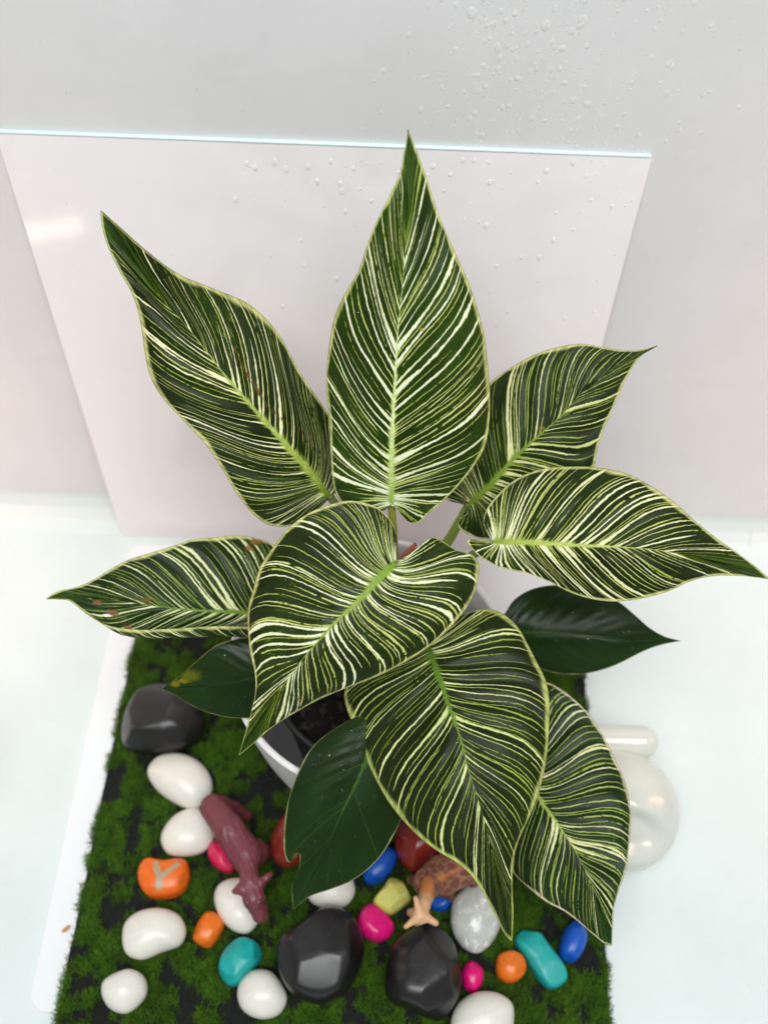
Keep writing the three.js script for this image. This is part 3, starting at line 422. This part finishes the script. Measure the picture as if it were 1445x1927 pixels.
const gs = stone('marbled_stone', [[848, 1725], [855, 1690], [880, 1665], [915, 1660], [940, 1690], [943, 1735], [925, 1775], [900, 1793], [875, 1785], [855, 1760]], 0.024, SM.marble, 'round grey white marbled stone behind the point of the hanging leaf', null, { seed: 9 });
stone('orange_stone', [[363, 1765], [385, 1718], [402, 1715], [422, 1735], [410, 1765], [393, 1782], [375, 1778]], 0.016, SM.orange, 'small glossy orange stone touching the white pebble under the toy animal head', GC, { seed: 11, box: 0.75, facets: 5 });
stone('orange_stone', [[933, 1820], [938, 1797], [962, 1788], [985, 1800], [990, 1825], [975, 1845], [955, 1849], [938, 1838]], 0.016, SM.orange, 'rounded orange stone beside the long teal stone', GC, { seed: 12, box: 0.8, facets: 3 });
stone('teal_stone', [[411, 1820], [425, 1785], [455, 1764], [485, 1775], [492, 1800], [470, 1830], [440, 1856], [420, 1845]], 0.02, SM.teal, 'faceted teal stone next to a round white pebble', GC, { seed: 13, box: 0.7, facets: 7 });
stone('teal_stone', [[969, 1770], [985, 1748], [1010, 1750], [1030, 1775], [1065, 1825], [1066, 1845], [1040, 1861], [1020, 1850], [990, 1805]], 0.016, SM.teal, 'long bar-shaped teal stone at the right', GC, { seed: 14, box: 0.6, facets: 3, lump: 0.02 });
stone('blue_stone', [[683, 1645], [700, 1605], [725, 1592], [747, 1605], [740, 1635], [710, 1662], [690, 1660]], 0.017, SM.blue, 'blue stone between the torn dark leaf and the yellow stone', GC, { seed: 15, box: 0.8, facets: 4 });
stone('blue_stone', [[808, 1703], [818, 1682], [845, 1676], [850, 1698], [840, 1712], [822, 1714]], 0.013, SM.blue, 'small blue stone under the toy giraffe', GC, { seed: 16, box: 0.75, facets: 4 });
stone('blue_stone', [[1052, 1785], [1065, 1745], [1085, 1732], [1105, 1755], [1095, 1795], [1078, 1811], [1058, 1805]], 0.018, SM.blue, 'blue oval stone at the right edge under the lower right leaf', GC, { seed: 17, box: 0.9, facets: 2 });
stone('yellow_stone', [[702, 1697], [722, 1668], [735, 1652], [760, 1662], [775, 1688], [760, 1705], [733, 1721], [712, 1710]], 0.018, SM.yellow, 'pale yellow angular stone above the pink stone', GC, { seed: 18, box: 0.75, facets: 6 });
stone('pink_stone', [[672, 1745], [680, 1712], [700, 1700], [722, 1715], [742, 1740], [735, 1762], [710, 1772], [685, 1762]], 0.018, SM.pink, 'bright pink stone between the yellow stone and the two black stones', GC, { seed: 19, box: 0.8, facets: 4 });
stone('pink_stone', [[868, 1830], [880, 1810], [898, 1810], [910, 1828], [905, 1855], [890, 1868], [875, 1860]], 0.014, SM.pink, 'small bright pink stone at the right of the black stone below the giraffe', GC, { seed: 20, box: 0.85, facets: 3 });
stone('pink_stone', [[391, 1610], [400, 1580], [430, 1590], [445, 1620], [435, 1642], [410, 1635]], 0.016, SM.rose, 'rose pink stone under the belly of the maroon toy animal', GC, { seed: 21, box: 0.8, facets: 5 });
stone('red_stone', [[742, 1580], [755, 1545], [800, 1535], [832, 1570], [830, 1610], [800, 1632], [775, 1638], [752, 1615]], 0.03, SM.red, 'smooth red brown stone behind the toy giraffe', GR, { seed: 22, lump: 0.04 });
stone('red_stone', [[507, 1592], [516, 1560], [540, 1530], [572, 1560], [568, 1615], [538, 1632], [516, 1620]], 0.026, SM.red, 'red brown stone tucked behind the torn edge of the dark front leaf', GR, { seed: 23, lump: 0.04 });
stone('black_stone', [[226, 1385], [234, 1350], [262, 1303], [300, 1290], [355, 1305], [383, 1342], [378, 1385], [350, 1405], [300, 1415], [240, 1408]], 0.034, SM.black, 'large polished black stone at the left edge of the moss mat', GB, { seed: 24, box: 0.8, facets: 9, lump: 0.12, soft: 0.88 });
stone('black_stone', [[520, 1800], [535, 1755], [575, 1722], [630, 1708], [670, 1735], [685, 1790], [665, 1845], [635, 1875], [600, 1887], [545, 1865]], 0.038, SM.black, 'large polished black stone at the front centre below the torn leaf', GB, { seed: 25, box: 0.8, facets: 9, lump: 0.12, soft: 0.88 });
stone('black_stone', [[722, 1850], [735, 1790], [770, 1750], [800, 1738], [840, 1755], [865, 1800], [868, 1860], [850, 1900], [830, 1918], [780, 1905], [730, 1880]], 0.04, SM.black, 'large polished black stone directly below the head of the toy giraffe', GB, { seed: 26, box: 0.8, facets: 9, lump: 0.12, soft: 0.88 });
{ // the orange stone with a scratched grey mark
  const o = stone('orange_stone', [[262, 1635], [275, 1617], [310, 1620], [350, 1619], [357, 1650], [345, 1675], [320, 1688], [280, 1686], [263, 1665]], 0.02, null, 'orange block-shaped stone with a pale grey Y-shaped mark on top', GC, { seed: 27, box: 0.6, facets: 4, lump: 0.03 });
  const p = o.geometry.attributes.position, u = o.geometry.attributes.uv; o.geometry.computeBoundingBox(); const bb = o.geometry.boundingBox;
  for (let i = 0; i < p.count; i++) u.setXY(i, (p.getX(i) - bb.min.x) / (bb.max.x - bb.min.x), (p.getZ(i) - bb.min.z) / (bb.max.z - bb.min.z));
  const seg = [[0.36, 0.20, 0.48, 0.60], [0.52, 0.56, 0.78, 0.22], [0.48, 0.60, 0.50, 0.84]];
  o.material = mat([1, 1, 1], 0.35, { map: tex(256, 256, (x, y) => {
    let dd = 9; for (const [a, b, c, e] of seg) { const l2 = (c - a) ** 2 + (e - b) ** 2, t = clamp(((x - a) * (c - a) + (y - b) * (e - b)) / l2); dd = Math.min(dd, Math.hypot(x - a - t * (c - a), y - b - t * (e - b))); }
    const f = fbm(x * 9, y * 9, 4, 4) - 0.5, k = 1 - sstep(0.04, 0.075, dd + 0.07 * f); return [lerp(228 + 24 * f, 170, k), lerp(104 + 24 * f, 150, k), lerp(26 + 20 * f, 122, k)];
  }) });
}
{ // fleck on the sheet
  const g = new THREE.SphereGeometry(0.0028, 16, 10); g.scale(1, 0.35, 0.42); g.rotateY(0.75); const c = onPlane(125, 1748, 0.005);
  const o = mesh('husk_fleck', g, mat([0.55, 0.26, 0.11], 0.7)); o.position.copy(c); tag(o, 'tiny orange brown husk lying on the white sheet at the left', 'husk');
}

// ---------------------------------------------------------------- toys
{
  const q = (x, y, h) => onPlane(x, y, h);
  const bones = [
    [q(402, 1520, 0.040), q(432, 1562, 0.044), 0.0078, 0.0084], [q(432, 1562, 0.044), q(462, 1606, 0.043), 0.0084, 0.0092],
    [q(478, 1604, 0.036), q(466, 1616, 0.040), 0.0078, 0.0080], [q(464, 1610, 0.045), q(470, 1655, 0.048), 0.0070, 0.0042], [q(470, 1655, 0.048), q(478, 1690, 0.046), 0.0046, 0.0056], [q(478, 1690, 0.046), q(491, 1722, 0.037), 0.0054, 0.0044],
    [q(466, 1672, 0.049), q(452, 1673, 0.049), 0.0020, 0.0026], [q(452, 1673, 0.049), q(440, 1678, 0.049), 0.0026, 0.0010], [q(484, 1668, 0.049), q(508, 1646, 0.049), 0.0024, 0.0017],
    [q(416, 1515, 0.034), q(440, 1522, 0.022), 0.0056, 0.0040], [q(440, 1522, 0.022), q(464, 1535, 0.012), 0.0040, 0.0036], [q(402, 1535, 0.034), q(414, 1560, 0.012), 0.005, 0.0036],
    [q(484, 1606, 0.034), q(497, 1604, 0.022), 0.0056, 0.0040], [q(497, 1604, 0.022), q(508, 1602, 0.012), 0.0040, 0.0034], [q(460, 1618, 0.034), q(462, 1640, 0.012), 0.005, 0.0036],
    [q(395, 1512, 0.042), q(388, 1528, 0.030), 0.0026, 0.0018],
  ];
  const g = flesh(bones, 0.0010, 0.0009), p = g.attributes.position, n = g.attributes.normal;
  for (let i = 0; i < p.count; i++) { const k = 0.0010 * (n3((p.getX(i) * 0.85 - p.getZ(i) * 0.5) * 1500, p.getY(i) * 700, (p.getX(i) * 0.5 + p.getZ(i) * 0.85) * 260, 4) - 0.5); p.setXYZ(i, p.getX(i) + n.getX(i) * k, p.getY(i) + n.getY(i) * k, p.getZ(i) + n.getZ(i) * k); } g.computeVertexNormals();
  const c = q(440, 1570, 0.0085), t = group('toy_animal', c, 'maroon plastic toy animal with big ears, standing between white pebbles', 'toy animal'); g.translate(-c.x, -c.y, -c.z);
  mesh('body', g, mat([0.165, 0.038, 0.047], 0.42), t);
  for (const [x, y] of [[467, 1698], [487, 1697]]) { const e = mesh('eye', new THREE.SphereGeometry(0.0014, 12, 8), mat([0.16, 0.05, 0.06], 0.25), t); e.position.copy(q(x, y, 0.0505).sub(c)); }
}
{
  const q = (x, y, h) => onPlane(x, y, h);
  const bones = [
    [q(880, 1626, 0.042), q(830, 1648, 0.044), 0.0105, 0.0105], [q(830, 1648, 0.044), q(806, 1660, 0.048), 0.0105, 0.0085], [q(814, 1656, 0.052), q(797, 1700, 0.066), 0.0064, 0.0034],
    [q(797, 1704, 0.067), q(790, 1724, 0.067), 0.0034, 0.0038], [q(790, 1724, 0.067), q(784, 1733, 0.056), 0.0036, 0.0028],
    [q(788, 1714, 0.070), q(782, 1690, 0.073), 0.0019, 0.0014],
    [q(784, 1728, 0.069), q(763, 1744, 0.068), 0.0021, 0.0013], [q(796, 1722, 0.069), q(820, 1737, 0.068), 0.0022, 0.0017],
    [q(800, 1655, 0.036), q(775, 1656, 0.012), 0.0044, 0.0032], [q(830, 1668, 0.036), q(852, 1690, 0.012), 0.0044, 0.0032], [q(880, 1620, 0.036), q(868, 1622, 0.012), 0.0044, 0.0032], [q(888, 1640, 0.036), q(892, 1680, 0.012), 0.0044, 0.0032], [q(782, 1718, 0.060), q(772, 1717, 0.056), 0.0026, 0.0022],
  ];
  const g = flesh(bones, 0.0010, 0.0008), p = g.attributes.position, col = [], hp = q(790, 1722, 0.067), b0 = q(880, 1628, 0.054), b1 = q(806, 1664, 0.058), n1 = q(795, 1706, 0.071);
  const cell = (x, y, z) => { const s = 190; x *= s; y *= s; z *= s; let a = 9, b = 9; const X = Math.floor(x), Y = Math.floor(y), Z = Math.floor(z); for (let i = -1; i < 2; i++) for (let j = -1; j < 2; j++) for (let k = -1; k < 2; k++) { const d = Math.hypot(X + i + h2(X + i, Y + j, Z + k) - x, Y + j + h2(Y + j, Z + k, X + i + 50) - y, Z + k + h2(Z + k, X + i, Y + j + 90) - z); if (d < a) { b = a; a = d; } else if (d < b) b = d; } return b - a; };
  for (let i = 0; i < p.count; i++) {
    const v = V3().fromBufferAttribute(p, i), e = cell(v.x, v.y, v.z), dh = v.distanceTo(hp); let c = [0.17, 0.05, 0.032]; const k = 1 - sstep(0.03, 0.16, e); c = c.map((x, z) => lerp(x, [0.34, 0.16, 0.085][z], k));
    const seg = (a, b) => { const ab = b.clone().sub(a), t = clamp(v.clone().sub(a).dot(ab) / ab.lengthSq()); return v.distanceTo(a.clone().addScaledVector(ab, t)); };
    const ri = 1 - sstep(0.0028, 0.0046, Math.min(seg(b1, n1), seg(b0, b1) + 0.002)); c = c.map((x, z) => lerp(x, [0.55, 0.20, 0.045][z], ri));
    const hd = 1 - sstep(0.009, 0.014, dh); c = c.map((x, z) => lerp(x, [0.62, 0.36, 0.19][z], hd)); const ft = 1 - sstep(0.014, 0.022, v.y); c = c.map((x, z) => lerp(x, [0.5, 0.34, 0.2][z], ft)); col.push(...c);
  }
  g.setAttribute('color', new THREE.Float32BufferAttribute(col, 3));
  const c = q(840, 1660, 0.0085), t = group('toy_giraffe', c, 'small plastic toy giraffe with brown patches and an orange mane behind a black stone', 'toy giraffe'); g.translate(-c.x, -c.y, -c.z);
  mesh('body', g, mat([1, 1, 1], 0.42, { vertexColors: true }), t);
}

// ---------------------------------------------------------------- pearly ornament at the right
{
  const c = onPlane(1160, 1522, 0.034), t = group('pearly_ornament', V3(c.x, 0.0005, c.z), 'pearly white ornament with a rounded bar on top, beside the lower right leaf', 'ornament');
  const pm = mat([0.66, 0.67, 0.61], 0.14, { clearcoat: 0.6, clearcoatRoughness: 0.08, iridescence: 0.5, iridescenceIOR: 1.4, iridescenceThicknessRange: [250, 250] });
  const prof = []; for (let k = 0; k <= 40; k++) { const a = -Math.PI / 2 + k / 40 * Math.PI, y = 0.033 + 0.033 * Math.sin(a); let r = 0.0365 * Math.cos(a); if (k === 40) r = 0; prof.push(new THREE.Vector2(Math.max(0, r), y)); }
  const body = new THREE.LatheGeometry(prof, 64), bp = body.attributes.position, dent = onPlane(1180, 1575, 0.05).sub(t.position);
  for (let i = 0; i < bp.count; i++) { const v = V3().fromBufferAttribute(bp, i), d = Math.hypot((v.x - dent.x) / 0.024, (v.y - dent.y) / 0.03, (v.z - dent.z) / 0.014); if (d < 1) { const n = v.clone().sub(V3(0, 0.033, 0)).normalize(); v.addScaledVector(n, -0.0075 * sstep(0, 0.4, 1 - d)); bp.setXYZ(i, v.x, v.y, v.z); } } body.computeVertexNormals();
  mesh('body', body, pm, t);
  const a = onPlane(1120, 1394, 0.048).sub(t.position), b = onPlane(1207, 1396, 0.048).sub(t.position), cap = new THREE.CapsuleGeometry(0.0098, a.distanceTo(b), 12, 32); cap.rotateZ(Math.PI / 2);
  const o = mesh('top_bar', cap, pm, t); o.position.copy(a.clone().add(b).multiplyScalar(0.5)); o.rotation.y = -Math.atan2(b.z - a.z, b.x - a.x);
}

// ---------------------------------------------------------------- sprayed water drops on the wall and the panel
{
  const g = new THREE.SphereGeometry(1, 14, 8, 0, Math.PI * 2, 0, Math.PI / 2); g.rotateX(Math.PI / 2); const M = [], q = new THREE.Object3D();
  for (let k = 0; k < 6000 && M.length < 900; k++) {
    const x = rr(640, 1400), y = rr(-5, 300), dx = (x - 1030) / 200, dy = (y - 150) / 190, w = Math.exp(-(dx * dx) * 0.9 - dy * dy * 0.25) * (0.45 + 0.9 * n2(x / 60, y / 60, 3)); if (rnd() > w) continue;
    if (y > 255 + (x - 0) * 0.036 - 6 && x < 1232) continue;
    const p = onWall(x, y, WALLZ), s = lerp(0.0004, 0.0016, rnd() ** 2.4) * (rnd() < 0.05 ? 1.5 : 1); q.position.set(p.x, p.y, WALLZ - 0.00002); q.rotation.set(0, 0, rr(-0.4, 0.4)); q.scale.set(s, s * rr(0.9, 1.6), s * rr(0.2, 0.36)); q.updateMatrix(); M.push(q.matrix.clone());
  }
  const pn = scene.getObjectByName('acrylic_sheet'); pn.updateMatrixWorld(true); const nq = V3(0, 0, 1).transformDirection(pn.matrixWorld), o0 = V3(0, 0, 0.0022).applyMatrix4(pn.matrixWorld);
  for (let k = 0; k < 90; k++) { const x = rr(440, 1190), y = lerp(300, 640, rnd() ** 1.7), ray = at(x, y, 1).sub(camera.position), p = camera.position.clone().addScaledVector(ray, o0.clone().sub(camera.position).dot(nq) / ray.dot(nq)), s = lerp(0.0004, 0.0014, rnd() ** 2); q.position.copy(p).addScaledVector(nq, -0.00002); q.rotation.copy(pn.rotation); q.scale.set(s, s * rr(1, 1.6), s * 0.25); q.updateMatrix(); M.push(q.matrix.clone()); }
  const im = new THREE.InstancedMesh(g, new THREE.MeshPhysicalMaterial({ color: 0xffffff, roughness: 0.22, transmission: 0.55, ior: 1.33, thickness: 0 }), M.length); im.name = 'water_drops'; M.forEach((m, i) => im.setMatrixAt(i, m)); tag(im, 'fine water drops sprayed on the back wall above the panel', null, null, 'stuff'); scene.add(im);
}
{ // and fine droplets left on the leaves
  const g = new THREE.SphereGeometry(1, 14, 7, 0, Math.PI * 2, 0, Math.PI / 2), M = [], q = new THREE.Object3D(), up = V3(0, 1, 0);
  for (const [L, n] of [[L1, 30], [L2, 34], [L3, 10], [L4, 14], [L6, 22], [L7, 30], [L8, 24], [L9, 34], [L10, 22], [L11, 60]]) for (let k = 0; k < n; k++) {
    const a = L.surf(Math.floor(rr(3, L.cols - 3)), Math.floor(rr(24, L.rows - 8))), nn = a.n.dot(camera.position.clone().sub(a.p)) < 0 ? a.n.negate() : a.n, s = lerp(0.0003, 0.0011, rnd() ** 2.5);
    q.position.copy(a.p).addScaledVector(nn, 0.00003); q.quaternion.setFromUnitVectors(up, nn); q.scale.set(s, s * 0.45, s * rr(0.8, 1.5)); q.updateMatrix(); M.push(q.matrix.clone());
  }
  const im = new THREE.InstancedMesh(g, new THREE.MeshPhysicalMaterial({ color: 0xffffff, roughness: 0.02, transmission: 1, ior: 1.33, thickness: 0 }), M.length); im.name = 'leaf_droplets'; M.forEach((m, i) => im.setMatrixAt(i, m)); tag(im, 'tiny clear water droplets lying on the leaves', null, null, 'stuff'); scene.add(im);
}
renderer.render(scene, camera);
